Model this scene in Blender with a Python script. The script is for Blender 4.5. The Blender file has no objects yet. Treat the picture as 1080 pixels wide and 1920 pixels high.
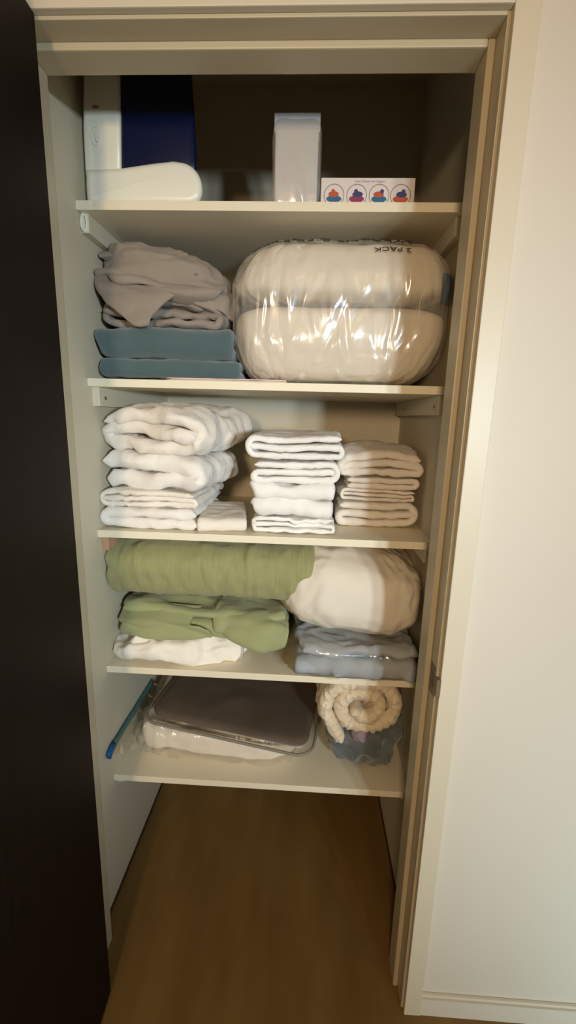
import bpy, bmesh, math, random
from mathutils import Vector, Matrix, noise
from mathutils.bvhtree import BVHTree
C = bpy.context.scene.collection
PI = math.pi
R = math.radians

# ------------------------------------------------------------------ materials
def mat(name, col, rough=.8, bump=0., bscale=200., var=0., vscale=6., sheen=0., spec=.3, col2=None, stretch=(1, 1, 1), wrk=None):
    m = bpy.data.materials.new(name); m.use_nodes = True
    nt = m.node_tree; b = nt.nodes['Principled BSDF']
    b.inputs['Base Color'].default_value = (*col, 1); b.inputs['Roughness'].default_value = rough
    b.inputs['Specular IOR Level'].default_value = spec
    if sheen:
        b.inputs['Sheen Weight'].default_value = sheen; b.inputs['Sheen Roughness'].default_value = .6
    tc = nt.nodes.new('ShaderNodeTexCoord'); mp = nt.nodes.new('ShaderNodeMapping'); mp.inputs['Scale'].default_value = stretch
    nt.links.new(tc.outputs['Object'], mp.inputs['Vector'])
    if var or col2:
        n = nt.nodes.new('ShaderNodeTexNoise'); n.inputs['Scale'].default_value = vscale; n.inputs['Detail'].default_value = 4
        nt.links.new(mp.outputs['Vector'], n.inputs['Vector'])
        r = nt.nodes.new('ShaderNodeValToRGB')
        c2 = col2 or tuple(c * (1 - var) for c in col)
        r.color_ramp.elements[0].position = .35; r.color_ramp.elements[1].position = .65
        r.color_ramp.elements[0].color = (*c2, 1); r.color_ramp.elements[1].color = (*col, 1)
        nt.links.new(n.outputs['Fac'], r.inputs['Fac']); nt.links.new(r.outputs['Color'], b.inputs['Base Color'])
    if bump:
        n = nt.nodes.new('ShaderNodeTexNoise'); n.inputs['Scale'].default_value = bscale; n.inputs['Detail'].default_value = 3
        nt.links.new(mp.outputs['Vector'], n.inputs['Vector'])
        bp = nt.nodes.new('ShaderNodeBump'); bp.inputs['Strength'].default_value = bump; bp.inputs['Distance'].default_value = .004
        nt.links.new(n.outputs['Fac'], bp.inputs['Height']); nt.links.new(bp.outputs['Normal'], b.inputs['Normal'])
    if wrk:
        # small creases pressed into the cloth: ridged noise, distorted, stretched along the fold direction
        bp2 = crinkle(nt, *wrk)
        nt.links.new(bp2.outputs['Normal'], bp.inputs['Normal']) if bump else nt.links.new(bp2.outputs['Normal'], b.inputs['Normal'])
    return m

def crinkle(nt, dist, scale, st):
    tc = nt.nodes.new('ShaderNodeTexCoord'); mp = nt.nodes.new('ShaderNodeMapping'); mp.inputs['Scale'].default_value = st
    nt.links.new(tc.outputs['Object'], mp.inputs['Vector'])
    n = nt.nodes.new('ShaderNodeTexNoise'); n.noise_type = 'RIDGED_MULTIFRACTAL'; n.inputs['Scale'].default_value = scale
    n.inputs['Detail'].default_value = 2.5; n.inputs['Distortion'].default_value = .5; n.inputs['Roughness'].default_value = .45
    nt.links.new(mp.outputs['Vector'], n.inputs['Vector'])
    bp = nt.nodes.new('ShaderNodeBump'); bp.inputs['Strength'].default_value = 1; bp.inputs['Distance'].default_value = dist
    nt.links.new(n.outputs['Fac'], bp.inputs['Height']); return bp

def film(name, alpha=.16, tint=(1, 1, 1), rough=.16, gloss=(1, 1, 1), base=.05, haze=0., wrk=None):
    """clear plastic: mostly see-through with glossy reflections"""
    m = bpy.data.materials.new(name); m.use_nodes = True; nt = m.node_tree; nt.nodes.clear()
    o = nt.nodes.new('ShaderNodeOutputMaterial'); mx = nt.nodes.new('ShaderNodeMixShader')
    t = nt.nodes.new('ShaderNodeBsdfTransparent'); t.inputs[0].default_value = (*tint, 1)
    g = nt.nodes.new('ShaderNodeBsdfGlossy'); g.inputs['Roughness'].default_value = rough; g.inputs[0].default_value = (*gloss, 1)
    lw = nt.nodes.new('ShaderNodeLayerWeight'); lw.inputs['Blend'].default_value = .25
    mr = nt.nodes.new('ShaderNodeMapRange'); mr.inputs['To Min'].default_value = base; mr.inputs['To Max'].default_value = base + alpha
    nt.links.new(lw.outputs['Facing'], mr.inputs['Value']); nt.links.new(mr.outputs['Result'], mx.inputs[0])
    if wrk:
        bp = crinkle(nt, *wrk); nt.links.new(bp.outputs['Normal'], g.inputs['Normal'])
    if haze:
        df = nt.nodes.new('ShaderNodeBsdfDiffuse'); df.inputs[0].default_value = (.86, .83, .77, 1); m2 = nt.nodes.new('ShaderNodeMixShader'); m2.inputs[0].default_value = haze
        if wrk: nt.links.new(bp.outputs['Normal'], df.inputs['Normal'])
        nt.links.new(t.outputs[0], m2.inputs[1]); nt.links.new(df.outputs[0], m2.inputs[2]); t = m2
    nt.links.new(t.outputs[0], mx.inputs[1]); nt.links.new(g.outputs[0], mx.inputs[2]); nt.links.new(mx.outputs[0], o.inputs[0])
    return m

M = dict(
    wall=mat('wall_paint', (.61, .56, .475), .62, .05, 160, spec=.25),
    closet=mat('closet_paint', (.61, .55, .415), .6, .05, 160, spec=.25),
    trim=mat('trim_paint', (.49, .42, .285), .38, .02, 60, spec=.4),
    casing=mat('casing_paint', (.60, .535, .41), .42, .02, 60, spec=.4),
    shelf=mat('shelf_melamine', (.78, .71, .54), .42, .015, 80, spec=.35),
    cleat=mat('cleat_paint', (.66, .60, .46), .5, .02, 80),
    rawcleat=mat('bare_wood', (.55, .33, .2), .7, .05, 80, .25, 20),
    screw=mat('screw_steel', (.12, .09, .06), .5),
    door=mat('espresso_door', (.011, .0055, .004), .55, .03, 40, .3, 12, stretch=(8, 8, .6), spec=.15),
    floor=mat('vinyl_floor', (.20, .118, .034), .55, .02, 60, vscale=3.2, col2=(.15, .085, .023), stretch=(3.0, .7, 1), spec=.3),
    shoe=mat('dark_gap', (.06, .025, .012), .7),
    plastic=mat('white_plastic', (.78, .77, .66), .32, spec=.45),
    tank=mat('blue_tank', (.002, .006, .036), .3, spec=.5),
    badge=mat('badge_print', (.35, .2, .15), .5),
    brass=mat('aged_brass', (.16, .11, .065), .4),
    towel=mat('white_terry', (.86, .80, .73), .95, .55, 420, .04, 9, sheen=.25, wrk=(.0035, 20, (1, 1, 1))),
    towel2=mat('bright_terry', (.90, .87, .82), .95, .55, 420, .03, 9, sheen=.25, wrk=(.0035, 20, (1, 1, 1))),
    towel3=mat('ivory_terry', (.84, .76, .66), .95, .55, 420, .04, 9, sheen=.25, wrk=(.0035, 20, (1, 1, 1))),
    taupe=mat('taupe_cotton', (.29, .24, .195), .85, .12, 500, .08, 14, sheen=.1, wrk=(.010, 11, (.5, 1, 1.7))),
    teal=mat('teal_fleece', (.068, .118, .122), .95, .35, 350, .12, 10, sheen=.35, wrk=(.003, 9, (.6, 1, 1))),
    pink=mat('pale_pink_cotton', (.74, .58, .52), .9, .1, 400),
    slate=mat('slate_cotton', (.20, .235, .26), .9, .1, 300, .2, 15),
    pillow=mat('pillow_cotton', (.80, .73, .61), .85, .08, 300, .03, 12, wrk=(.008, 10, (1.3, 1, .5))),
    bagfilm=film('bag_film', .24, (1, .985, .96), .2, base=.05, wrk=(.006, 26, (1, 1, .8))),
    zipfilm=film('zip_bag_film', .12, (1, .985, .96), .22, base=.06, haze=.14, wrk=(.014, 16, (1.6, 1, .6))),
    packfilm=film('pillow_bag_film', .16, (1, .985, .96), .2, base=.10, haze=.22, wrk=(.016, 17, (1.3, 1.3, .5))),
    ink=mat('printed_ink', (.05, .045, .042), .8),
    bluelabel=mat('blue_print', (.13, .17, .21), .4),
    green=mat('green_cotton', (.31, .30, .13), .9, .3, 55, .1, 30, sheen=.15, stretch=(6, 1, 1), wrk=(.013, 12, (2.0, .6, .5))),
    green2=mat('light_green_cotton', (.33, .345, .165), .88, .12, 120, .08, 12, sheen=.15, wrk=(.009, 10, (.8, 1, 1.2))),
    crisp=mat('crumpled_white_cotton', (.86, .80, .70), .8, .08, 200, .03, 12, wrk=(.010, 15, (.9, 1, 1))),
    cream=mat('cream_pillow_cotton', (.73, .66, .55), .8, .12, 60, .03, 12, wrk=(.012, 8, (1.3, 1, .6))),
    greyblue=mat('grey_blue_cotton', (.37, .40, .43), .7, .06, 200, .12, 12, wrk=(.011, 12, (.8, 1, 1.2))),
    zip=mat('blue_zip', (.008, .11, .30), .4), zipgreen=mat('teal_zip', (.06, .17, .17), .4),
    bedding=mat('white_bedding', (.84, .77, .66), .8, .1, 80, .03, 9, wrk=(.010, 10, (1.2, 1, .7))),
    darkcloth=mat('dark_taupe_blanket', (.135, .105, .085), .9, .25, 250, .2, 9, wrk=(.006, 6, (1, 1, 1))),
    vinyl=film('clear_vinyl', .12, (.93, .91, .87), .42, base=.035),
    rim=mat('vinyl_rim', (.24, .21, .165), .6, spec=.25),
    knit=mat('cream_knit', (.80, .68, .49), .95, .5, 130, .12, 40, sheen=.3, wrk=(.008, 30, (1, 1, 1))),
    plush=mat('blue_grey_plush', (.135, .165, .175), .95, .6, 110, .35, 22, sheen=.4, wrk=(.012, 18, (1, 1, 1))),
    lilac=mat('lilac_plush', (.32, .25, .31), .95, .4, 150),
    card=mat('white_card', (.70, .63, .60), .6),
    paper=mat('white_paper_box', (.62, .59, .585), .55),
    red=mat('print_red', (.50, .09, .04), .6), blue=mat('print_blue', (.03, .13, .26), .6), navy=mat('print_navy', (.05, .05, .16), .6),
    ring=mat('print_grey', (.22, .18, .17), .6), magenta=mat('print_magenta', (.28, .04, .10), .6),
)

# ------------------------------------------------------------------ helpers
def link(name, me, m=None, parent=None, smooth=True):
    o = bpy.data.objects.new(name, me); C.objects.link(o)
    if m: me.materials.append(m)
    if smooth:
        for p in me.polygons: p.use_smooth = True
    if parent: o.parent = parent
    return o

def mesh(name, V, F, m, parent=None, smooth=True, clean=False):
    me = bpy.data.meshes.new(name); me.from_pydata([tuple(v) for v in V], [], F)
    bm = bmesh.new(); bm.from_mesh(me)
    if clean: bmesh.ops.remove_doubles(bm, verts=bm.verts, dist=1e-5)
    bmesh.ops.recalc_face_normals(bm, faces=bm.faces); bm.to_mesh(me); bm.free(); me.update()
    return link(name, me, m, parent, smooth)

def boxes(name, bs, m, parent=None, bev=0.):
    bm = bmesh.new()
    for (x0, x1, y0, y1, z0, z1) in bs:
        r = bmesh.ops.create_cube(bm, size=1)
        for v in r['verts']:
            v.co = Vector(((x0 + x1) / 2 + v.co.x * (x1 - x0), (y0 + y1) / 2 + v.co.y * (y1 - y0), (z0 + z1) / 2 + v.co.z * (z1 - z0)))
    if bev: bmesh.ops.bevel(bm, geom=bm.edges[:], offset=bev, segments=2, affect='EDGES', profile=.6)
    me = bpy.data.meshes.new(name); bm.to_mesh(me); bm.free()
    return link(name, me, m, parent, False)

def tag(o, label=None, cat=None, group=None, kind=None):
    if label: o['label'] = label
    if cat: o['category'] = cat
    if group: o['group'] = group
    if kind: o['kind'] = kind
    return o

def empty(name, loc, label, cat, group=None):
    o = bpy.data.objects.new(name, None); C.objects.link(o); o.location = loc; o.empty_display_size = .05
    return tag(o, label, cat, group)

def child(o, root):
    """parent a part built in world metres to an Empty standing at the thing's base"""
    o.parent = root; o.matrix_parent_inverse = Matrix.Translation(-root.location); return o

def crease(p, sc, seed, st=(1, 1, 1), warp=.8):
    """ridged, domain-warped noise: sharp-crested folds of cloth, about -1..1"""
    q = Vector((p[0] * st[0], p[1] * st[1], p[2] * st[2])) * sc + Vector((seed * 7.3, seed * 3.1, seed * 5.7))
    w = q * .55
    q += Vector((noise.noise(w + Vector((9.3, 1.7, 4.1))), noise.noise(w + Vector((-5.2, 11.9, 2.6))), noise.noise(w + Vector((3.8, -7.4, 13.3))))) * warp
    return 1 - 2.6 * abs(noise.noise(q))

def soft(p, sc, seed):
    return noise.noise(Vector(p) * sc + Vector((seed * 3.3, seed * 9.1, seed * 1.7)))

def catmull(P, ds):
    P = [Vector((*p, 0)) for p in P]; P = [P[0] * 2 - P[1]] + P + [P[-1] * 2 - P[-2]]
    out = []
    for i in range(1, len(P) - 2):
        a, b, c, d = P[i - 1:i + 3]; n = max(2, int((c - b).length / ds * 2))
        for k in range(n):
            t = k / n
            out.append(.5 * ((2 * b) + (c - a) * t + (2 * a - 5 * b + 4 * c - d) * t * t + (3 * b - a - 3 * c + d) * t ** 3))
    out.append(P[-2])
    L = [0.]
    for i in range(1, len(out)): L.append(L[-1] + (out[i] - out[i - 1]).length)
    n = max(8, int(L[-1] / ds)); res = []; j = 0
    for k in range(n + 1):
        s = L[-1] * k / n
        while j < len(out) - 2 and L[j + 1] < s: j += 1
        t = (s - L[j]) / max(1e-9, L[j + 1] - L[j]); res.append(out[j].lerp(out[j + 1], min(1, t)))
    return [(v.x, v.y) for v in res]

def fold_path(W, levels, pitch, ds=.006, ends=None, flip=False):
    """centre line of a folded cloth: one run per level, U-turns joining them; even turns at the right end"""
    pts = []; n = len(levels)
    for i, l in enumerate(levels):
        z = (l + .5) * pitch; right = (i % 2 == 0)
        jr = abs(levels[i + 1] - l) * pitch / 2 if i + 1 < n else 0
        jl = abs(levels[i - 1] - l) * pitch / 2 if i > 0 else 0
        e0 = (ends[0] if ends and i == 0 else jl); e1 = (ends[1] if ends and i == n - 1 else jr)
        a, b = (e0, W - e1) if right else (W - e0, e1)
        for k in range(6): pts.append((a + (b - a) * k / 5, z))
        if i + 1 < n:
            z2 = (levels[i + 1] + .5) * pitch; xc = b; r = jr * (1 if right else -1)
            for k in (1, 2, 3, 4):
                t = PI * k / 5; pts.append((xc + r * math.sin(t), (z + z2) / 2 + (z - z2) / 2 * math.cos(t)))
    if flip: pts = [(W - x, z) for x, z in pts]
    return catmull(pts, ds)

def ribbon(name, path, t, L, M4, m, parent=None, axis='y', seed=1, wob=.003, rag=.006, wr=.0015, wsc=26., sag=0., seg=None, bulge=0., lump=0., scal=0., sfreq=1.0):
    """a thick cloth following a folded centre line, carried along its length, with rounded lips and uneven edges"""
    n = len(path); nor = []
    for i in range(n):
        a = path[max(0, i - 1)]; b = path[min(n - 1, i + 1)]
        d = Vector((b[0] - a[0], b[1] - a[1])); d.normalize(); nor.append((-d.y, d.x))
    seg = seg or max(12, int(L / .012)); h = t / 2
    ws = [0, .12 * t, .3 * t, .6 * t, t] + [t + (L - 2 * t) * k / seg for k in range(1, seg)] + [L - t, L - .6 * t, L - .3 * t, L - .12 * t, L]
    zmax = max(p[1] for p in path); umax = max(p[0] for p in path)
    V = []; F = []
    for w in ws:
        e = min(w, L - w); k = math.sqrt(max(.02, 1 - (1 - min(1, e / (.5 * t))) ** 2)) if e < .5 * t else 1
        for i in range(n):
            u, z = path[i]; nx, nz = nor[i]
            ke = min(1, .35 + .33 * min(i, n - 1 - i)); hh = h * k * ke
            hh *= 1 + .22 * soft((u, w, z), 30, seed + 2)
            du = wob * soft((u, w * .7, z), 14, seed) + wob * .5 * soft((u, w, z), 40, seed + 9)
            dz = wob * soft((u * .8, w * .7, z), 14, seed + 4)
            top = z / max(zmax, 1e-6)
            dz -= sag * top * (2 * u / max(umax, 1e-6) - 1) ** 2
            dz += bulge * top * (1 - (2 * w / L - 1) ** 2)
            dz += lump * top * soft((u, w, 0), 9, seed + 5)
            dw = rag * soft((i * .045, z * 20, 0), 1.3, seed + 6) * (1 - w / L)
            dw -= scal * abs(math.sin(i * sfreq)) * max(0, 1 - w / (3 * t))
            for s in (1, -1):
                V.append([(u + du + nx * hh * s), w + dw, (z + dz + nz * hh * s)])
    for q in V:
        r = wr * crease(q, wsc, seed + 3); q[0] += r * .5; q[1] += r * .5; q[2] += r
    N = 2 * n
    for j in range(len(ws) - 1):
        for i in range(n - 1):
            for s in (0, 1):
                a = j * N + 2 * i + s
                F.append((a, a + 2, a + N + 2, a + N))
        for e in (0, n - 1):
            a = j * N + 2 * e; F.append((a, a + 1, a + N + 1, a + N))
    for j in (0, len(ws) - 1):
        for i in range(n - 1):
            a = j * N + 2 * i; F.append((a, a + 1, a + 3, a + 2))
    if axis == 'x': V = [(q[1], q[0], q[2]) for q in V]
    V = [M4 @ Vector(q) for q in V]
    return mesh(name, V, F, m, parent)

def TR(x, y, z, rz=0, ry=0, rx=0):
    return Matrix.Translation((x, y, z)) @ Matrix.Rotation(R(rz), 4, 'Z') @ Matrix.Rotation(R(ry), 4, 'Y') @ Matrix.Rotation(R(rx), 4, 'X')

def spow(v, e): return math.copysign(abs(v) ** e, v)

def blob_verts(dim, e1=.5, e2=.5, nu=120, nv=60, fn=None):
    a, b, c = dim; V = []
    for j in range(nv + 1):
        ph = -PI / 2 + PI * j / nv
        for i in range(nu):
            th = 2 * PI * i / nu
            x = a * spow(math.cos(ph), e1) * spow(math.cos(th), e2); y = b * spow(math.cos(ph), e1) * spow(math.sin(th), e2); z = c * spow(math.sin(ph), e1)
            p = Vector((x, y, z)); nrm = Vector((x / a / a, y / b / b, z / c / c)); 
            nrm = nrm.normalized() if nrm.length > 1e-9 else Vector((0, 0, 1))
            V.append(fn(p, nrm) if fn else p)
    F = []
    for j in range(nv):
        for i in range(nu):
            k = (i + 1) % nu; F.append((j * nu + i, j * nu + k, (j + 1) * nu + k, (j + 1) * nu + i))
    return V, F

def blob(name, dim, M4, m, parent=None, fn=None, **k):
    V, F = blob_verts(dim, fn=fn, **k)
    return mesh(name, [M4 @ v for v in V], F, m, parent, clean=True)

def prism_xz(name, pts, y0, y1, m, parent=None, bev=.0, seg=3, smooth=True):
    bm = bmesh.new(); vs = [bm.verts.new((x, y0, z)) for x, z in pts]; f = bm.faces.new(vs)
    r = bmesh.ops.extrude_face_region(bm, geom=[f])
    for v in r['geom']:
        if isinstance(v, bmesh.types.BMVert): v.co.y = y1
    bmesh.ops.recalc_face_normals(bm, faces=bm.faces)
    if bev:
        ed = [e for e in bm.edges if abs(e.verts[0].co.y - e.verts[1].co.y) < 1e-6]
        bmesh.ops.bevel(bm, geom=ed, offset=bev, segments=seg, affect='EDGES', profile=.5)
    me = bpy.data.meshes.new(name); bm.to_mesh(me); bm.free()
    o = link(name, me, m, parent, smooth)
    if smooth:
        try: me.set_sharp_from_angle(angle=R(50))
        except Exception: pass
    return o

def disc(name, x, z, y, r, m, parent, n=40, ring=0, th=.0008, sx=1., sz=1., z0=None):
    pts = [(x + sx * r * math.cos(2 * PI * i / n), z + sz * r * math.sin(2 * PI * i / n)) for i in range(n)]
    if z0 is not None: pts = [(px, max(z0, pz)) for px, pz in pts]
    if not ring: return prism_xz(name, pts, y - th, y, m, parent, smooth=False)
    V = []; F = []
    for yy in (y - th, y):
        for rr in (r, r - ring):
            V += [(x + sx * rr * math.cos(2 * PI * i / n), yy, z + sz * rr * math.sin(2 * PI * i / n)) for i in range(n)]
    for i in range(n):
        k = (i + 1) % n
        F += [(i, k, n + k, n + i), (2 * n + i, 3 * n + i, 3 * n + k, 2 * n + k), (i, 2 * n + i, 2 * n + k, k), (n + i, n + k, 3 * n + k, 3 * n + i)]
    return mesh(name, V, F, m, parent, False)

def text_mesh(body, size):
    cu = bpy.data.curves.new('lettering', 'FONT'); cu.body = body; cu.size = size; cu.align_x = 'CENTER'; cu.align_y = 'CENTER'
    cu.extrude = .0004; o = bpy.data.objects.new('lettering', cu); C.objects.link(o)
    bpy.context.view_layer.update()
    me = bpy.data.meshes.new_from_object(o.evaluated_get(bpy.context.evaluated_depsgraph_get()))
    bpy.data.objects.remove(o); return me

# ------------------------------------------------------------------ dimensions
W = .789                      # door opening between the jambs
WL, WR = -.025, .832          # closet side walls
YJ, YS, YB = .0993, .244, .795   # jamb back, shelf front, closet back wall
ZT = 2.040                    # underside of the head jamb
H = 2.45                      # ceiling
SH = [1.8898, 1.5118, 1.1365, .7496, .398]   # shelf tops
T = .019

# ------------------------------------------------------------------ setting
def S(o, label=None): o['kind'] = 'structure'; return o
S(boxes('floor', [(-2.4, 3.2, -3.4, YB + .1, -.05, 0)], M['floor']))
S(boxes('ceiling', [(-2.4, 3.2, -3.4, YB + .1, H, H + .05)], M['wall']))
S(boxes('wall_front', [(-2.4, -.02, 0, YJ, 0, H), (W + .02, 3.2, 0, YJ, 0, H), (-.02, W + .02, 0, YJ, ZT + .02, H)], M['wall']))
S(boxes('wall_left', [(WL - .1, WL, YJ, YB + .1, 0, H)], M['closet']))
S(boxes('wall_right', [(WR, WR + .1, YJ, YB + .1, 0, H)], M['closet']))
S(boxes('wall_back', [(WL - .1, WR + .1, YB, YB + .1, 0, H)], M['closet']))
# door frame: jambs, head and the stop the door shuts against
fr = S(boxes('trim_1', [(-.02, 0, 0, YJ, 0, ZT + .02), (W, W + .02, 0, YJ, 0, ZT + .02), (0, W, 0, YJ, ZT, ZT + .02)], M['trim'], bev=.0015))
st = boxes('door_stop', [(0, .012, .042, YJ, 0, ZT), (W - .012, W, .042, YJ, 0, ZT), (.012, W - .012, .042, YJ, ZT - .012, ZT)], M['trim'], fr, bev=.0025)
# strike plate let into the right jamb
sp = boxes('strike_plate', [(W - .0016, W + .001, .002, .034, .868, .934)], M['brass'], fr, bev=.0006); sp['label'] = 'aged brass strike plate'
boxes('strike_lip', [(W - .003, W + .006, -.0155, .003, .882, .92)], M['brass'], sp, bev=.0008)
boxes('strike_hole', [(W - .0022, W - .001, .012, .026, .885, .917)], M['screw'], sp)
# flat casing round the opening
cw = .04; ci = .005; yc = -.014
S(boxes('trim_2', [(-ci - cw, -ci, yc, 0, 0, ZT + ci + cw), (W + ci, W + ci + cw, yc, 0, 0, ZT + ci + cw), (-ci, W + ci, yc, 0, ZT + ci, ZT + ci + cw)], M['casing'], bev=.002))
b = boxes('baseboard_right', [(W + ci + cw, 3.2, -.012, 0, 0, .052)], M['wall']); S(b)
boxes('baseboard_cap', [(W + ci + cw, 3.2, -.008, 0, .052, .060)], M['wall'], b, bev=.002)
S(boxes('baseboard_left', [(-2.4, -ci - cw, -.012, 0, 0, .06)], M['wall']))
# dark expansion gap along the closet floor
S(boxes('trim_3', [(WL, WL + .006, YJ, YB, 0, .004)], M['shoe'])); S(boxes('trim_4', [(WR - .006, WR, YJ, YB, 0, .004)], M['shoe']))
# the open door: hinged on the left jamb, swung out towards the viewer
d = bpy.data.objects.new('door_1', None); C.objects.link(d); d.location = (.008, -.016, 0); S(d)
slab = boxes('door_leaf', [(.003, .784, .016, .052, .008, ZT - .004)], M['door'], d, bev=.002)
for z in (.25, 1.02, 1.80):
    hh = boxes('hinge', [(-.006, .006, -.006, .006, z - .045, z + .045), (0, .03, .0145, .0165, z - .045, z + .045)], M['brass'], d, bev=.001); hh['label'] = 'aged brass butt hinge'
d.rotation_euler = (0, 0, R(-87))

# ------------------------------------------------------------------ shelves
names = ['topmost white shelf under the head of the closet, holding the blue windowed appliance', 'second white shelf from the top, under the bagged pillow pair',
         'middle white shelf carrying the white towels', 'white shelf below the towels, carrying the green bedding', 'lowest white shelf, above the bare floor']
for i, z in enumerate(SH):
    sh = empty('closet_shelf', (.40, YS, z - T), names[i], 'shelf', 'white closet shelves')
    child(boxes('board', [(WL, WR, YS, YB, z - T, z)], M['shelf'], bev=.0012), sh)
    ht = [.04, .046, .04, .012, .022][i]
    zl = z - T - ht
    for side in (-1, 1):
        x0, x1 = (WL, WL + .019) if side < 0 else (WR - .019, WR)
        mm = M['rawcleat'] if (i == 2 and side < 0) else M['cleat']
        c = child(boxes('support_cleat', [(x0, x1, YS + .018, YB, zl, z - T)], mm, bev=.0015), sh)
        if i == 0 and side < 0:
            # oval cup screwed to the front end of the cleat
            V = []; F = []; n = 28
            for yy in (YS + .012, YS + .02):
                for r in (1, .55):
                    V += [((x0 + x1) / 2 + .0085 * r * math.cos(2 * PI * k / n), yy, zl + ht / 2 + .0195 * (r if r == 1 else .72) * math.sin(2 * PI * k / n)) for k in range(n)]
            for k in range(n):
                q = (k + 1) % n
                F += [(k, q, n + q, n + k), (k, 2 * n + k, 2 * n + q, q), (n + k, n + q, 3 * n + q, 3 * n + k)]
            child(mesh('oval_cup', V, F, M['plastic']), sh)
        for yy in (YS + .05, YS + .40):
            xs = x1 if side < 0 else x0
            if i in (1, 4): boxes('screw', [(xs - .001, xs + .0015, yy - .004, yy + .004, zl + ht * .45 - .004, zl + ht * .45 + .004)], M['screw'], c, bev=.0008)
    if i == 4:
        child(boxes('screw_cap', [(WR - .0205, WR - .018, YS + .026, YS + .040, zl - .004, zl + .010)], M['brass'], bev=.001), sh)

# ------------------------------------------------------------------ top shelf
z0 = SH[0]
hm = empty('plastic_appliance', (.12, .40, z0), 'white plastic appliance with a dark blue window, standing at the left of the topmost shelf', 'appliance')
def arc(cx, cz, r, a0, a1, n=8): return [(cx + r * math.cos(R(a0 + (a1 - a0) * k / n)), cz + r * math.sin(R(a0 + (a1 - a0) * k / n))) for k in range(n + 1)]
foot = [(.005, z0)] + [(.232, z0)] + arc(.222, z0 + .032, .032, -70, 0)[1:] + arc(.202, z0 + .036, .052, 0, 78) + [(.19, z0 + .090), (.14, z0 + .085), (.072, z0 + .076), (-.01, z0 + .073)] + [(-.012, z0 + .04)] + arc(.004, z0 + .016, .016, 180, 270)[:-1]
def taper_back(o, y0, y1, k, zk=0):
    for v in o.data.vertices:
        t = max(0, (v.co.y - y0) / (y1 - y0)); v.co.x = -.012 + (v.co.x + .012) * (1 - k * t ** 1.3)
    return o
child(taper_back(prism_xz('base', foot, .262, .43, M['plastic'], bev=.016, seg=5), .27, .43, .34), hm)
col = [(-.012, z0 + .06), (.070, z0 + .06), (.074, z0 + .16), (.079, z0 + .30), (.03, z0 + .33), (.006, z0 + .31), (-.004, z0 + .24), (-.011, z0 + .15)]
child(taper_back(prism_xz('column', col, .268, .42, M['plastic'], bev=.009, seg=4), .27, .42, .3), hm)
tk = [(.066, z0 + .062), (.236, z0 + .062), (.240, z0 + .09), (.238, z0 + .16), (.232, z0 + .26), (.218, z0 + .285), (.20, z0 + .295), (.076, z0 + .295)]
t_ = child(taper_back(prism_xz('tinted_panel', tk, .274, .41, M['tank'], bev=.012, seg=4), .28, .41, .42), hm); t_['label'] = 'dark blue tinted panel'
bt = child(disc('handle_recess', .020, z0 + .135, .2685, .021, M['plastic'], None, ring=.006, th=.003, sx=.55), hm)
disc('button', .024, z0 + .135, .2685, .013, M['plastic'], bt, th=.004, sx=.5)
child(disc('badge', .022, z0 + .190, .2682, .008, M['badge'], None, th=.0006, sz=.4), hm)

pk = empty('wrapped_package', (.46, .30, z0), 'tall narrow white package wrapped in clear plastic, standing beside the picture box', 'package')
child(boxes('inner_box', [(.413, .508, .280, .335, z0, z0 + .158)], M['paper'], bev=.004), pk)
child(boxes('header_card', [(.4105, .5105, .281, .315, z0 + .150, z0 + .186)], M['paper'], bev=.001), pk)
def wrapfn(p, n):
    return p + n * (.0020 * crease(p, 22, 4, (1, 1, .7)) + .002)
child(blob('plastic_wrap', (.052, .034, .086), TR(.4605, .3075, z0 + .088), M['packfilm'], fn=wrapfn, e1=.25, e2=.25, nu=96, nv=60), pk)

bx = empty('picture_box', (.615, .29, z0), 'flat white box printed with four round red and blue pictures, on the topmost shelf', 'box')
child(boxes('carton', [(.517, .722, .275, .335, z0, z0 + .060)], M['card'], bev=.001), bx)
yf = .2749
for k, (xx, top, botm, ttop) in enumerate([(.546, 'red', 'blue', 0), (.596, 'navy', 'magenta', 1), (.645, 'red', 'blue', 2), (.692, 'navy', 'red', 3)]):
    pr = child(disc('round_picture', xx, z0 + .0255, yf, .0225, M['ring'], None, ring=.0014, th=.0003), bx)
    disc('picture_base', xx, z0 + .0185, yf, .0165, M[botm], pr, th=.0004, sz=.42)
    disc('picture_top', xx + (.002 if ttop % 2 else -.001), z0 + .0275, yf, .0115, M[top], pr, th=.0005, sz=.5)
    disc('picture_peak', xx + (.006 if ttop > 1 else -.002), z0 + .0335, yf, .0042, M[top if ttop != 2 else 'navy'], pr, th=.0006)
me = text_mesh('Swim Shapes with Support', .0062)
for v in me.vertices: v.co = Vector((.624 + v.co.x * 1.0, yf - .0002 - v.co.z * .3, z0 + .0530 + v.co.y))
child(link('printed_title', me, M['ring'], None, False), bx)

# ------------------------------------------------------------------ second shelf
z0 = SH[1]
pc = ribbon('folded_cloth', fold_path(.29, [0, 1], .0035, .008), .003, .20, TR(.16, .262, z0 + .0005), M['pink'], axis='y', seed=3, wob=.0004, rag=.003, wr=.0003)
tag(pc, 'thin pale pink folded cloth lying flat under the teal blanket', 'cloth')
tb = empty('folded_blanket', (.15, .45, z0 + .007), 'teal folded fleece blanket on the second shelf, under the rumpled taupe sheet', 'blanket')
child(ribbon('lower_fold', fold_path(.33, [0, 1], .0232, .008, flip=True), .0222, .346, TR(-.011, .290, z0 + .0065), M['teal'], axis='x', seed=8, wob=.004, rag=.014, wr=.0014, wsc=14), tb)
child(ribbon('upper_fold', fold_path(.33, [0, 1], .0365, .008, flip=True), .0350, .338, TR(-.0195, .283, z0 + .0530, 0, .4), M['teal'], axis='x', seed=18, wob=.006, rag=.018, wr=.0016, wsc=12, lump=.004), tb)

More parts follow.
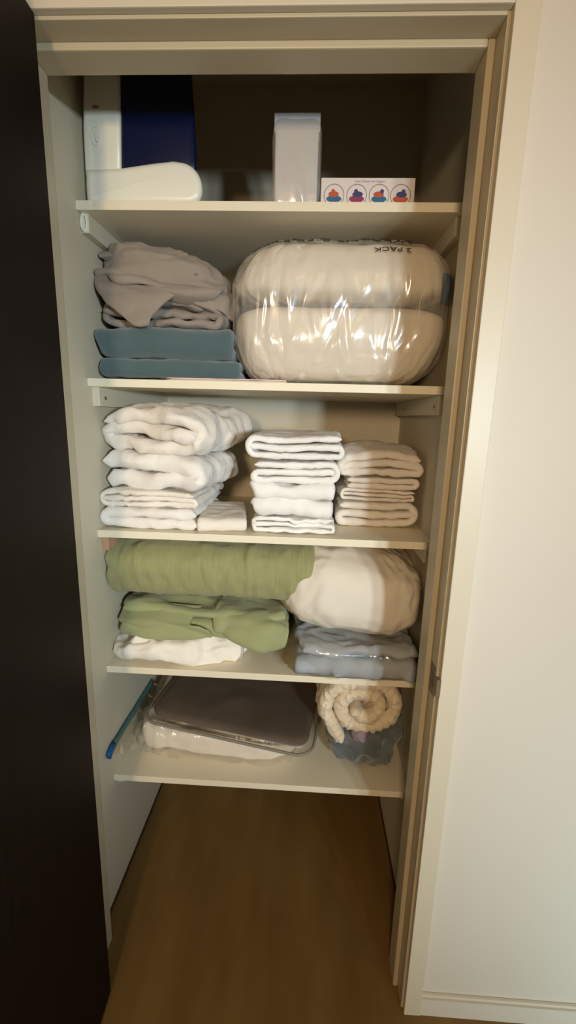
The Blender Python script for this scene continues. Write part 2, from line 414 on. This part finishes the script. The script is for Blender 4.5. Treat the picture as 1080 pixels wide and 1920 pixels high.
# rumpled taupe sheet: a folded pile with a loose wrapped top
ts = empty('bed_sheet', (.14, .45, z0 + .125), 'rumpled taupe grey bed sheet heaped on the teal blanket', 'bed sheet')
zt = z0 + .124
child(ribbon('folded_layers', fold_path(.29, [1, 0, 2], .0230, .006), .0185, .27, TR(-.004, .300, zt, 2), M['taupe'], seed=12, wob=.010, rag=.03, wr=.0045, wsc=17, lump=.008), ts)
def heap(p, n):
    c = crease(p, 8.5, 21, (.45, 1, 1.6), 1.1) * .016 + crease(p, 17, 23, (.4, 1, 1.5), .9) * .009 + crease(p, 36, 25, (.5, 1, 1.2)) * .003
    q = p + n * c
    q.z += -.16 * q.x - .6 * max(0, q.x) ** 2
    return q
child(blob('crumpled_top', (.160, .145, .070), TR(.138, .455, zt + .116, 0, 0, -4), M['taupe'], fn=heap, e1=.7, e2=.6, nu=190, nv=100), ts)
# hanging flap across the front
def sheet(name, grid, th, m, parent=None, seed=1, amp=.004, sc=22, nu=60, nv=40, st=(1, 1, 1)):
    """thin cloth spanned over a coarse grid of points (rows of equal length), smoothed and creased"""
    rows = len(grid); cols = len(grid[0])
    def cr(a, b, c, d, t): return .5 * ((2 * b) + (c - a) * t + (2 * a - 5 * b + 4 * c - d) * t * t + (3 * b - a - 3 * c + d) * t ** 3)
    def at1(row, t):
        f = t * (len(row) - 1); i = min(int(f), len(row) - 2); g = lambda k: row[max(0, min(len(row) - 1, k))]
        return cr(g(i - 1), g(i), g(i + 1), g(i + 2), f - i)
    G = [[Vector(p) for p in r] for r in grid]
    P = []
    for j in range(nv + 1):
        for i in range(nu + 1):
            colm = [at1(r, i / nu) for r in G]; P.append(at1(colm, j / nv))
    N = nu + 1; V = []
    for j in range(nv + 1):
        for i in range(nu + 1):
            g = lambda a, b: P[max(0, min(nv, a)) * N + max(0, min(nu, b))]
            nn = (g(j, i + 1) - g(j, i - 1)).cross(g(j + 1, i) - g(j - 1, i)); nn = nn.normalized() if nn.length > 1e-9 else Vector((0, 0, 1))
            e = min(i, j, nu - i, nv - j); k = min(1., .25 + .4 * e)
            c = crease(P[j * N + i], sc, seed, st) * amp
            V.append((P[j * N + i] + nn * (c + th / 2 * k), P[j * N + i] + nn * (c - th / 2 * k)))
    VV = [v[0] for v in V] + [v[1] for v in V]; K = len(V); F = []
    for j in range(nv):
        for i in range(nu):
            a = j * N + i; F += [(a, a + 1, a + N + 1, a + N), (K + a, K + a + N, K + a + N + 1, K + a + 1)]
    bd = [i for i in range(N)] + [j * N + nu for j in range(1, nv + 1)] + [nv * N + i for i in range(nu - 1, -1, -1)] + [j * N for j in range(nv - 1, 0, -1)]
    for a, b2 in zip(bd, bd[1:] + bd[:1]): F.append((a, b2, K + b2, K + a))
    return mesh(name, VV, F, m, parent)
child(sheet('upper_fold', [
    [(.03, 0.532, zt + .215), (.09, 0.522, zt + .212), (.16, 0.512, zt + .19), (.24, 0.512, zt + .16)],
    [(-.012, 0.402, zt + .190), (.06, 0.402, zt + .200), (.14, 0.392, zt + .180), (.245, 0.392, zt + .150)],
    [(-.020, 0.337, zt + .178), (.045, 0.322, zt + .178), (.12, 0.317, zt + .160), (.23, 0.317, zt + .134)],
    [(-.014, 0.327, zt + .160), (.045, 0.312, zt + .158), (.12, 0.309, zt + .142), (.225, 0.312, zt + .120)],
    [(-.005, 0.362, zt + .152), (.045, 0.342, zt + .150), (.12, 0.342, zt + .136), (.22, 0.342, zt + .116)]],
    .007, M['taupe'], seed=37, amp=.013, sc=12, st=(.45, 1, 1.5), nu=90, nv=60), ts)
child(sheet('middle_fold', [
    [(-.010, 0.372, zt + .160), (.06, 0.362, zt + .155), (.14, 0.352, zt + .135), (.24, 0.352, zt + .112), (.29, 0.382, zt + .11)],
    [(-.022, 0.317, zt + .142), (.04, 0.297, zt + .132), (.13, 0.290, zt + .112), (.235, 0.294, zt + .094), (.295, 0.332, zt + .098)],
    [(-.015, 0.307, zt + .120), (.04, 0.284, zt + .108), (.12, 0.278, zt + .090), (.215, 0.284, zt + .074), (.270, 0.317, zt + .080)],
    [(.00, 0.342, zt + .110), (.05, 0.317, zt + .098), (.12, 0.310, zt + .082), (.20, 0.312, zt + .068), (.25, 0.342, zt + .072)]],
    .008, M['taupe'], seed=41, amp=.012, sc=12, st=(.45, 1, 1.6), nu=90, nv=60), ts)
child(sheet('loose_flap', [
    [(-.022, 0.342, zt + .150), (.02, 0.307, zt + .118), (.09, 0.290, zt + .100), (.16, 0.287, zt + .088), (.20, 0.307, zt + .085)],
    [(-.023, 0.307, zt + .120), (.01, 0.277, zt + .090), (.07, 0.264, zt + .066), (.125, 0.262, zt + .052), (.165, 0.277, zt + .058)],
    [(-.018, 0.297, zt + .095), (.01, 0.270, zt + .066), (.055, 0.256, zt + .036), (.10, 0.252, zt + .016), (.135, 0.262, zt + .024)],
    [(-.010, 0.302, zt + .080), (.015, 0.272, zt + .050), (.055, 0.258, zt + .022), (.095, 0.253, zt + .000), (.125, 0.262, zt + .006)],
    [(.000, 0.317, zt + .075), (.025, 0.287, zt + .046), (.06, 0.277, zt + .022), (.095, 0.272, zt + .004), (.12, 0.277, zt + .010)]],
    .007, M['taupe'], seed=31, amp=.007, sc=11, st=(.5, 1, 1.7), nu=90, nv=60), ts)
child(sheet('side_fold', [
    [(.235, 0.432, zt + .14), (.285, 0.442, zt + .125), (.312, 0.472, zt + .11)],
    [(.235, 0.342, zt + .11), (.285, 0.342, zt + .095), (.312, 0.372, zt + .08)],
    [(.245, 0.317, zt + .06), (.285, 0.322, zt + .045), (.308, 0.352, zt + .03)]],
    .008, M['taupe'], seed=39, amp=.006, sc=18), ts)
sc_ = blob('folded_cloth', (.045, .11, .07), TR(.315, .62, z0 + .175), M['slate'], fn=lambda p, n: p + n * .010 * crease(p, 15, 44), e1=.8, e2=.8, nu=80, nv=50)
# ------------------------------------------------------------------ bagged pair of pillows
bp_ = empty('bagged_pillow_pair', (.58, .46, z0), 'two white pillows sealed in one clear plastic bag on the second shelf', 'pillows')
def plump(seed, amp=.004, sc=13):
    def fn(p, n):
        return p + n * (amp * crease(p, sc, seed, (1.2, 1, .55)) + .008 * soft(p, 7, seed))
    return fn
cx = .576
def env(q):
    z = q.z
    if z < -.04:
        t = min(1, (-.04 - z) / .125); q.x *= 1 - (.25 if q.x > 0 else .13) * t ** 1.6; q.y *= 1 - .10 * t ** 2
    if z > .05:
        t = min(1, (z - .05) / .115); q.x *= 1 - (.17 if q.x > 0 else .27) * t ** 1.7; q.y *= 1 - .22 * t ** 2
    k = math.exp(-((z - .018) / .015) ** 2); q.x *= 1 - .05 * k; q.y *= 1 - .075 * k
    return q
Mb = TR(cx, .475, z0 + .1695)
def pil(zc, seed):
    def fn(p, n):
        q = p + n * (.003 * crease(p, 13, seed, (1.4, 1, .5)) - .004)
        q.z = max(q.z + zc, -.158)
        return env(q)
    return fn
child(blob('pillow', (.261, .2105, .092), Mb, M['pillow'], fn=pil(-.074, 51), e1=.31, e2=.35, nu=170, nv=80), bp_)
child(blob('pillow', (.261, .2105, .070), Mb, M['pillow'], fn=pil(.091, 57), e1=.31, e2=.35, nu=170, nv=80), bp_)
def bagshape(p, n):
    g = n.copy()
    q = env(p.copy())
    c = .0030 * crease(p, 11, 61, (1.3, 1.3, .6), 1.5) + .0034 * crease(p, 30, 63, (1.4, 1.4, .5), 1.3) + .0012 * crease(p, 85, 65, (1.3, 1.2, .5))
    q = q + g * (c + .005); q.z = max(q.z, -.168); return q
Vb, Fb = blob_verts((.264, .212, .164), .30, .36, 260, 150, bagshape)
Vb = [Mb @ v for v in Vb]
bag = child(mesh('plastic_bag', Vb, Fb, M['packfilm'], clean=True), bp_); bag['label'] = 'clear crinkled plastic bag'
tree = BVHTree.FromPolygons([tuple(v) for v in Vb], Fb)
def print_on(body, size, origin, ux, uy, m, name, squeeze=1.):
    me = text_mesh(body, size); ux = Vector(ux).normalized(); uy = Vector(uy).normalized(); nn = ux.cross(uy)
    for v in me.vertices:
        p = Vector(origin) + ux * v.co.x * squeeze + uy * v.co.y
        hit = tree.ray_cast(p + nn * .25, -nn)
        v.co = (hit[0] if hit[0] else p) + nn * (.0022 + v.co.z)
    o = link(name, me, m, None, False); child(o, bp_); return o
# printed upside down along the upper front of the bag (it stands on its head)
cen = (cx, .475, z0 + .17)
uy = Vector((0, -.80, -.60))
print_on('2 PACK', .017, (cx + .108, .275, z0 + .300), (-1, 0, 0), uy, M['ink'], 'printed_count', 1.5)
print_on('STEARNS & FOSTER', .032, (cx - .03, .315, z0 + .330), (-1, 0, 0), uy, M['ink'], 'printed_name', 1.35)
def patch_on(x0, x1, za, zb, y, m, name, dirv):
    V = []; F = []; n = 16; dv = Vector(dirv).normalized()
    for j in range(n + 1):
        for i in range(n + 1):
            p = Vector((x0 + (x1 - x0) * i / n, y, za + (zb - za) * j / n)); h = tree.ray_cast(p - dv * .3, dv)
            V.append((h[0] if h[0] else p) - dv * .0012)
    for j in range(n):
        for i in range(n): a = j * (n + 1) + i; F.append((a, a + 1, a + n + 2, a + n + 1))
    o = mesh(name, V, F, m); child(o, bp_); return o
pl = patch_on(.800, .830, z0 + .185, z0 + .250, .30, M['bluelabel'], 'printed_panel', (0, 1, 0)); pl['label'] = 'faded blue printed panel'
tag(sc_, 'dark slate cloth squeezed between the taupe sheet and the bagged pillows', 'cloth')

# ------------------------------------------------------------------ towels on the middle shelf
z0 = SH[2]
GL = 'stack of large bath towels at the left of the middle shelf'
def towel(path, t, L, X, m, label, group, **k):
    o = ribbon('folded_towel', path, t, L, X, m, **k); return tag(o, label, 'towel', group)
towel(fold_path(.245, [0, 1], .0275, flip=True), .0262, .33, TR(-.018, .262, z0 + .001, 1), M['towel'], 'large white bath towel, lowest of the left stack on the middle shelf', GL, seed=71, wob=.007, rag=.022, wr=.003, wsc=18, lump=.004)
towel(fold_path(.240, [1, 0, 2], .0160), .0140, .33, TR(-.019, .270, z0 + .056, -2), M['towel3'], 'thin folded white bath towel, second from the bottom of the left stack', GL, seed=73, wob=.005, rag=.025, wr=.002, sag=.004)
towel(fold_path(.255, [0, 1], .0460), .0430, .33, TR(-.021, .282, z0 + .104, -7), M['towel'], 'large white bath towel, second from the top of the left stack', GL, seed=77, wob=.014, rag=.03, wr=.004, wsc=16, sag=.008, lump=.008)
towel(fold_path(.262, [1, 0, 2], .0390, flip=True), .0345, .33, TR(-.018, .302, z0 + .198, -13, 3, 3), M['towel3'], 'plump white bath towel, top of the left stack on the middle shelf', GL, seed=81, wob=.015, rag=.03, wr=.005, wsc=16, sag=.016, lump=.012, bulge=.006)

wc = ribbon('washcloth', fold_path(.25, [0, 1], .0175, .006, flip=True), .0165, .128, TR(.229, .262, z0 + .001, 9), M['towel3'], axis='x', seed=91, wob=.003, rag=.006, wr=.0014)
tag(wc, 'small white folded washcloth lying alone between the left and centre towel stacks', 'washcloth')

GM = 'stack of hand towels at the centre of the middle shelf'
towel(fold_path(.212, [1, 0, 2], .0128), .0110, .30, TR(.370, .277, z0 + .001, 1), M['towel2'], 'white hand towel, lowest of the centre stack', GM, seed=101, wob=.008, rag=.018, wr=.003)
towel(fold_path(.300, [0, 1], .0240, flip=True), .0230, .208, TR(.368, .278, z0 + .040), M['towel2'], 'smooth fronted white hand towel, second from the bottom of the centre stack', GM, axis='x', seed=103, wob=.009, rag=.018, wr=.005, wsc=16, lump=.006)
towel(fold_path(.300, [0, 1], .0215, flip=True), .0208, .216, TR(.363, .275, z0 + .088), M['towel2'], 'white hand towel under the rolled edges, middle of the centre stack', GM, axis='x', seed=107, wob=.008, rag=.014, wr=.0045, wsc=16, lump=.005)
towel(fold_path(.208, [1, 0, 2], .0188, flip=True), .0162, .30, TR(.376, .270, z0 + .131, 1), M['towel2'], 'white hand towel, second from the top of the centre stack', GM, seed=109, wob=.004, rag=.009, wr=.0014)
towel(fold_path(.232, [1, 0, 2], .0200), .0158, .31, TR(.360, .268, z0 + .188, -1, -1), M['towel2'], 'white hand towel with a dark gap in its fold, top of the centre stack', GM, seed=113, wob=.005, rag=.010, wr=.0014, bulge=.008, sag=-.004)

GR = 'stack of hand towels at the right of the middle shelf'
towel(fold_path(.212, [1, 0, 2], .0232, flip=True), .0212, .30, TR(.600, .380, z0 + .001, 0), M['towel3'], 'white hand towel with a rolled left edge, lowest of the right stack', GR, seed=121, wob=.004, rag=.008, wr=.0016)
towel(fold_path(.205, [1, 0, 2], .0112), .0090, .30, TR(.604, .382, z0 + .072, 1), M['towel3'], 'thin white hand towel, second from the bottom of the right stack', GR, seed=123, wob=.005, rag=.014, wr=.0016)
towel(fold_path(.190, [0, 1], .0165), .0150, .30, TR(.618, .380, z0 + .107, -1), M['towel3'], 'white hand towel, second from the top of the right stack', GR, seed=127, wob=.004, rag=.010, wr=.0014)
towel(fold_path(.222, [1, 0, 2], .0230), .0205, .31, TR(.596, .378, z0 + .141, 0), M['towel3'], 'white hand towel sloping at the right, top of the right stack', GR, seed=131, wob=.007, rag=.012, wr=.002, sag=.012, bulge=.022)

# ------------------------------------------------------------------ fourth shelf
z0 = SH[3]
def rag(p, n):
    c = crease(p, 12, 141, (.9, 1, 1.2), 1.3) * .015 + crease(p, 26, 143, (.7, 1, 1), 1.) * .008
    q = p + n * c; q.z = max(q.z, -.0285); return q
wcz = blob('crumpled_cloth', (.185, .13, .031), TR(.155, .392, z0 + .0295, 6), M['crisp'], fn=rag, e1=.6, e2=.6, nu=190, nv=80)
tag(wcz, 'crumpled white cloth on the shelf under the light green bedding', 'cloth')
# light green folded cover, drooping at the right
gcv = empty('duvet_cover', (.22, .42, z0 + .06), 'light green loosely folded bed cover, squeezed under the rolled green comforter', 'bed cover')
child(ribbon('folded_layers', fold_path(.30, [1, 0, 2], .030, .007, flip=True), .026, .465, TR(-.004, .300, z0 + .066, 0, .8), M['green2'], axis='x', seed=151, wob=.014, rag=.02, wr=.005, wsc=11, lump=.01), gcv)
child(sheet('loose_end', [
    [(.27, .47, z0 + 0.146), (.35, .47, z0 + 0.141), (.43, .46, z0 + 0.136), (.465, .47, z0 + 0.121)],
    [(.26, .33, z0 + 0.146), (.34, .315, z0 + 0.141), (.42, .300, z0 + 0.136), (.472, .32, z0 + 0.116)],
    [(.26, .292, z0 + 0.111), (.34, .275, z0 + 0.112), (.425, .265, z0 + 0.108), (.474, .295, z0 + 0.100)],
    [(.275, .290, z0 + .095), (.34, .270, z0 + .075), (.415, .258, z0 + .060), (.462, .285, z0 + .068)],
    [(.28, .32, z0 + .090), (.34, .30, z0 + .072), (.41, .285, z0 + .058), (.452, .305, z0 + .068)]],
    .010, M['green2'], seed=153, amp=.006, sc=13, nu=80, nv=60), gcv)
child(sheet('loose_fold', [
    [(-.012, .38, z0 + 0.144), (.05, .36, z0 + 0.151), (.12, .34, z0 + 0.148), (.22, .34, z0 + 0.144)],
    [(-.012, .31, z0 + 0.121), (.04, .285, z0 + 0.128), (.10, .275, z0 + 0.132), (.20, .285, z0 + 0.118)],
    [(-.008, .300, z0 + 0.105), (.06, .275, z0 + 0.112), (.14, .268, z0 + 0.115), (.25, .278, z0 + 0.105)],
    [(.005, .310, z0 + .080), (.06, .285, z0 + .078), (.14, .278, z0 + .078), (.26, .285, z0 + .074)],
    [(.010, .33, z0 + .072), (.06, .31, z0 + .070), (.14, .30, z0 + .070), (.25, .31, z0 + .066)]],
    .010, M['green2'], seed=157, amp=.010, sc=11, st=(.5, 1, 1.4), nu=90, nv=60), gcv)
# rolled comforter
n_ = 150; sp_ = []
for k in range(n_ + 1):
    a = 2 * PI * 2.75 * k / n_; r = .018 + .082 * k / n_
    sp_.append((.190 - 1.85 * r * spow(math.cos(a), .60), .0895 + .86 * r * spow(math.sin(a), .66)))
rl = ribbon('rolled_comforter', catmull(sp_[::5], .008), .025, .555, TR(-.021, .226, z0 + .171, 0, .3), M['green'], axis='x', seed=161, wob=.006, rag=.03, wr=.0026, wsc=24, seg=64)
tag(rl, 'olive green comforter rolled up tight under the towel shelf', 'comforter')
# cream pillow
def cush(p, n):
    k = abs(p.x) / .2
    q = p + n * (crease(p, 9, 171, (1.3, 1, .6), 1.) * .006 + crease(p, 24, 173, (1.2, 1, .7)) * .003)
    if p.x < 0: q.y += .35 * p.x * p.x * 4 * .3; q.z *= 1 - 1.1 * max(0, -p.x - .08)
    return q
cp = blob('pillow', (.208, .240, .124), TR(.634, .484, z0 + .214, 0, 7), M['cream'], fn=cush, e1=.72, e2=.50, nu=170, nv=90)
tag(cp, 'plump cream pillow stuffed in at the right of the shelf beside the green comforter', 'pillow')
# grey blue bagged sheet set
gs = empty('bagged_sheet_set', (.64, .40, z0), 'grey blue folded sheet set in a clear bag, under the cream pillow', 'bed sheet')
child(ribbon('folded_sheet', fold_path(.30, [1, 0, 2], .0305, .006, flip=True), .0270, .315, TR(.500, .226, z0 + .003, 1), M['greyblue'], axis='x', seed=181, wob=.012, rag=.028, wr=.0055, wsc=22, lump=.010), gs)
def gbag(p, n):
    return p + n * (.0035 * crease(p, 17, 183, (1, 1, .8), 1.1) + .0015 * crease(p, 45, 185) + .003)
child(blob('plastic_bag', (.166, .16, .050), TR(.662, .378, z0 + .0505), M['bagfilm'], fn=gbag, e1=.4, e2=.4, nu=150, nv=70), gs)
child(sheet('bag_flap', [
    [(.500, .40, z0 + .045), (.478, .39, z0 + .03), (.462, .38, z0 + .012)],
    [(.500, .32, z0 + .042), (.474, .31, z0 + .03), (.450, .30, z0 + .010)],
    [(.500, .25, z0 + .03), (.480, .255, z0 + .018), (.470, .262, z0 + .006)]], .001, M['bagfilm'], seed=187, amp=.004, sc=30), gs)

# ------------------------------------------------------------------ lowest shelf
z0 = SH[4]
zb = empty('zip_storage_bag', (.24, .50, z0), 'clear zip bag of white bedding with a blue zip edge, on the lowest shelf', 'storage bag')
def bed(p, n):
    q = p + n * (crease(p, 8, 201, (1.1, 1, .8), 1.) * .009 + crease(p, 20, 203) * .004); q.z = max(q.z, -.0445); return q
child(blob('white_bedding', (.248, .225, .046), TR(.262, .550, z0 + .0475, -2), M['bedding'], fn=bed, e1=.42, e2=.34, nu=170, nv=70), zb)
def zf(p, n):
    q = p + n * (crease(p, 10, 205, (1.5, 1, .5), 1.4) * .012 + crease(p, 34, 207, (1.5, 1, .6)) * .005 + .004)
    q.z = max(q.z, -.050); return q
child(blob('clear_film', (.262, .236, .050), TR(.264, .546, z0 + .0495, -2), M['zipfilm'], fn=zf, e1=.42, e2=.34, nu=190, nv=80), zb)
child(sheet('film_edge', [
    [(-.018, .215, z0 + .100), (-.018, .34, z0 + .104), (-.018, .46, z0 + .102), (-.016, .56, z0 + .098)],
    [(.008, .25, z0 + .070), (.010, .36, z0 + .080), (.014, .47, z0 + .082), (.015, .57, z0 + .08)],
    [(.035, .31, z0 + .045), (.04, .39, z0 + .060), (.04, .48, z0 + .065), (.04, .58, z0 + .065)]], .0008, M['bagfilm'], seed=209, amp=.003, sc=25), zb)
def tube(name, P, r, m, n=12, sq=1.):
    P = [Vector(p) for p in P]; V = []; F = []
    for i, p in enumerate(P):
        d_ = (P[min(len(P) - 1, i + 1)] - P[max(0, i - 1)]).normalized(); u_ = d_.cross(Vector((0, 0, 1))).normalized(); v_ = u_.cross(d_)
        for k in range(n):
            a = 2 * PI * k / n; V.append(p + u_ * r * sq * math.cos(a) + v_ * r * math.sin(a))
    for i in range(len(P) - 1):
        for k in range(n): q = (k + 1) % n; F.append((i * n + k, i * n + q, (i + 1) * n + q, (i + 1) * n + k))
    F += [tuple(range(n)), tuple((len(P) - 1) * n + k for k in range(n))]
    return mesh(name, V, F, m)
zs = child(tube('zip_strip', [(-.0185 + .001 * math.sin(k), .238 + .020 * k, z0 + .103 - .0003 * k) for k in range(17)], .011, M['zipgreen'], sq=.55), zb); zs['label'] = 'teal zip strip'
zp = child(tube('zip_end', [(-.0175, .205, z0 + .094), (-.018, .213, z0 + .098), (-.0182, .226, z0 + .102), (-.0184, .241, z0 + .103)], .0135, M['zip'], sq=.6), zb); zp['label'] = 'bright blue zip end'

# dark blanket in a rounded vinyl case lying across the bag
vc = empty('vinyl_blanket_case', (.30, .47, z0 + .09), 'flat dark taupe blanket in a rounded clear vinyl case, lying on the white zip bag', 'blanket case')
Mc = TR(.322, .516, z0 + .120, -9, 3.0, 1.5)
def rr(a, b, r, n=10):
    out = []
    for cx_, cy_, s in ((a - r, b - r, 0), (-a + r, b - r, 90), (-a + r, -b + r, 180), (a - r, -b + r, 270)):
        out += [(cx_ + r * math.cos(R(s + 90 * k / n)), cy_ + r * math.sin(R(s + 90 * k / n))) for k in range(n + 1)]
    return out
def slab_(name, a, b, r, prof, m, amp=0, seed=1):
    """rounded rectangular slab: prof = list of (inset, z)"""
    V = []; F = []
    for ins, z in prof:
        for x, y in rr(a - ins, b - ins, max(.004, r - ins)):
            p = Vector((x, y, z)); p.z += amp * soft(p, 9, seed); V.append(Mc @ p)
    n = len(V) // len(prof)
    for j in range(len(prof) - 1):
        for i in range(n): k = (i + 1) % n; F.append((j * n + i, j * n + k, (j + 1) * n + k, (j + 1) * n + i))
    F.append(tuple(range(n))); F.append(tuple((len(prof) - 1) * n + i for i in range(n)))
    return mesh(name, V, F, m)
child(slab_('folded_blanket', .248, .205, .045, [(.02, -.013), (.006, -.011), (0, -.005), (0, .003), (.005, .009), (.02, .012), (.06, .0125), (.12, .013), (.18, .013)], M['darkcloth'], .002, 3), vc)
child(slab_('vinyl_case', .262, .222, .052, [(.03, -.017), (.006, -.016), (0, -.011), (.001, 0), (.004, .009), (.012, .014), (.03, .0160), (.09, .0165), (.17, .0165)], M['vinyl'], .002, 3), vc)
loop = [Mc @ Vector((x, y, -.013)) for x, y in rr(.266, .226, .055)]; loop.append(loop[0])
rm = child(tube('welded_rim', loop, .0045, M['rim'], 10), vc)

# plush heap and knitted throw
def plushfn(p, n):
    q = p + n * (crease(p, 13, 221, (1, 1, 1), 1.4) * .018 + crease(p, 36, 223) * .004); q.z = max(q.z, -.0705); return q
ph = blob('plush_blanket', (.112, .16, .072), TR(.718, .470, z0 + .0725), M['plush'], fn=plushfn, e1=.75, e2=.7, nu=150, nv=80)
tag(ph, 'blue grey plush blanket crumpled under the cream knitted throw', 'blanket')
lp = blob('cloth_scrap', (.024, .035, .018), TR(.692, .318, z0 + .132), M['lilac'], fn=lambda p, n: p + n * .004 * crease(p, 35, 225), e1=.8, e2=.8, nu=50, nv=30)
tag(lp, 'small lilac bit of cloth peeping out below the knitted throw', 'cloth')
sp2 = []
for k in range(181):
    a = 2 * PI * 2.1 * k / 180 + 3.05; r = .018 + .082 * k / 180
    sp2.append((.124 + 1.16 * r * math.cos(a), .108 + .95 * r * math.sin(a)))
path = catmull(sp2[::4] + [(.048, .022), (.070, -.004)], .006)
kt = ribbon('knitted_throw', path, .040, .33, TR(.572, .298, z0 + .110), M['knit'], seed=231, wob=.006, rag=.014, wr=.004, wsc=40, seg=40, scal=.008, sfreq=.9)
tag(kt, 'cream knitted throw rolled up, spiral end facing out, on the lowest shelf', 'throw blanket')

# soft goods flatten where they meet the side walls and the boards below and above them
soft_names = ('bed_sheet', 'folded_blanket', 'folded_cloth', 'bagged_pillow_pair', 'folded_towel', 'washcloth', 'crumpled_cloth', 'duvet_cover', 'rolled_comforter', 'pillow',
              'bagged_sheet_set', 'zip_storage_bag', 'plush_blanket', 'knitted_throw')
for o in C.objects:
    if o.type != 'MESH': continue
    r = o
    while r.parent: r = r.parent
    if r.name.split('.')[0] not in soft_names: continue
    zm = sum(v.co.z for v in o.data.vertices) / len(o.data.vertices)
    lo = max(z for z in SH if z < zm); hi = min([z - T for z in SH if z - T > zm] + [H])
    for v in o.data.vertices:
        q = v.co
        if q.x < WL + .0015: q.x = WL + .0015
        if q.x > WR - .0015: q.x = WR - .0015
        if q.y > YS and q.z < lo + .0006: q.z = lo + .0006
        if q.y > YS and q.z > hi - .001: q.z = hi - .001

# ------------------------------------------------------------------ light
def area(name, loc, target, sx, sy, e, col, shape='RECTANGLE'):
    l = bpy.data.lights.new(name, 'AREA'); l.shape = shape; l.size = sx; l.size_y = sy; l.energy = e; l.color = col
    o = bpy.data.objects.new(name, l); C.objects.link(o); o.location = loc
    o.rotation_euler = (Vector(target) - Vector(loc)).to_track_quat('-Z', 'Y').to_euler(); return o
for x, y, z, e in ((1.42, -2.1, 1.51, 4.1), (1.75, -2.3, 1.47, 3.0)):
    wd = area('window_daylight', (x, y, z), (.2, .3, 1.22), .11, .17, e, (.78, .92, 1)); wd.data.spread = R(62)
ld = area('low_wall_fill', (1.75, -1.5, .40), (1.62, 0, .28), .14, .4, 4.2, (.66, .92, 1)); ld.data.spread = R(72)  # added cool fill for the lower right wall; its spread gives the soft edge
area('hall_lamp', (.25, -2.4, 1.72), (.6, .3, 1.3), .30, .30, 29, (1, .73, .46), 'DISK')
area('ceiling_lamp', (.75, -1.7, 2.40), (.75, -1.5, 0), .5, .5, 1.2, (1, .72, .40), 'DISK')
w = bpy.data.worlds.new('World'); bpy.context.scene.world = w; w.use_nodes = True
w.node_tree.nodes['Background'].inputs[0].default_value = (1, .82, .58, 1); w.node_tree.nodes['Background'].inputs[1].default_value = .12

# ------------------------------------------------------------------ camera
f, cx_, cy_, cz_, pit, yaw, rol = 826.1663, .5098, -.8291, 1.4333, 12.1679, 2.431, 1.5267
a, b_, c_ = R(pit), R(yaw), R(rol)
fw = Vector((-math.sin(b_) * math.cos(a), math.cos(b_) * math.cos(a), -math.sin(a)))
r_ = fw.cross(Vector((0, 0, 1))).normalized(); u_ = r_.cross(fw)
r2 = r_ * math.cos(c_) + u_ * math.sin(c_); u2 = u_ * math.cos(c_) - r_ * math.sin(c_)
cam = bpy.data.cameras.new('camera'); co = bpy.data.objects.new('camera', cam); C.objects.link(co)
mw = Matrix((r2, u2, -fw)).transposed().to_4x4(); mw.translation = (cx_, cy_, cz_); co.matrix_world = mw
cam.sensor_fit = 'VERTICAL'; cam.sensor_height = 36; cam.lens = 36 * f / 1920; cam.clip_start = .02
sc = bpy.context.scene; sc.camera = co
sc.view_settings.view_transform = 'Standard'; sc.view_settings.look = 'None'; sc.view_settings.exposure = 0; sc.view_settings.gamma = 1
sc.cycles.use_denoising = True
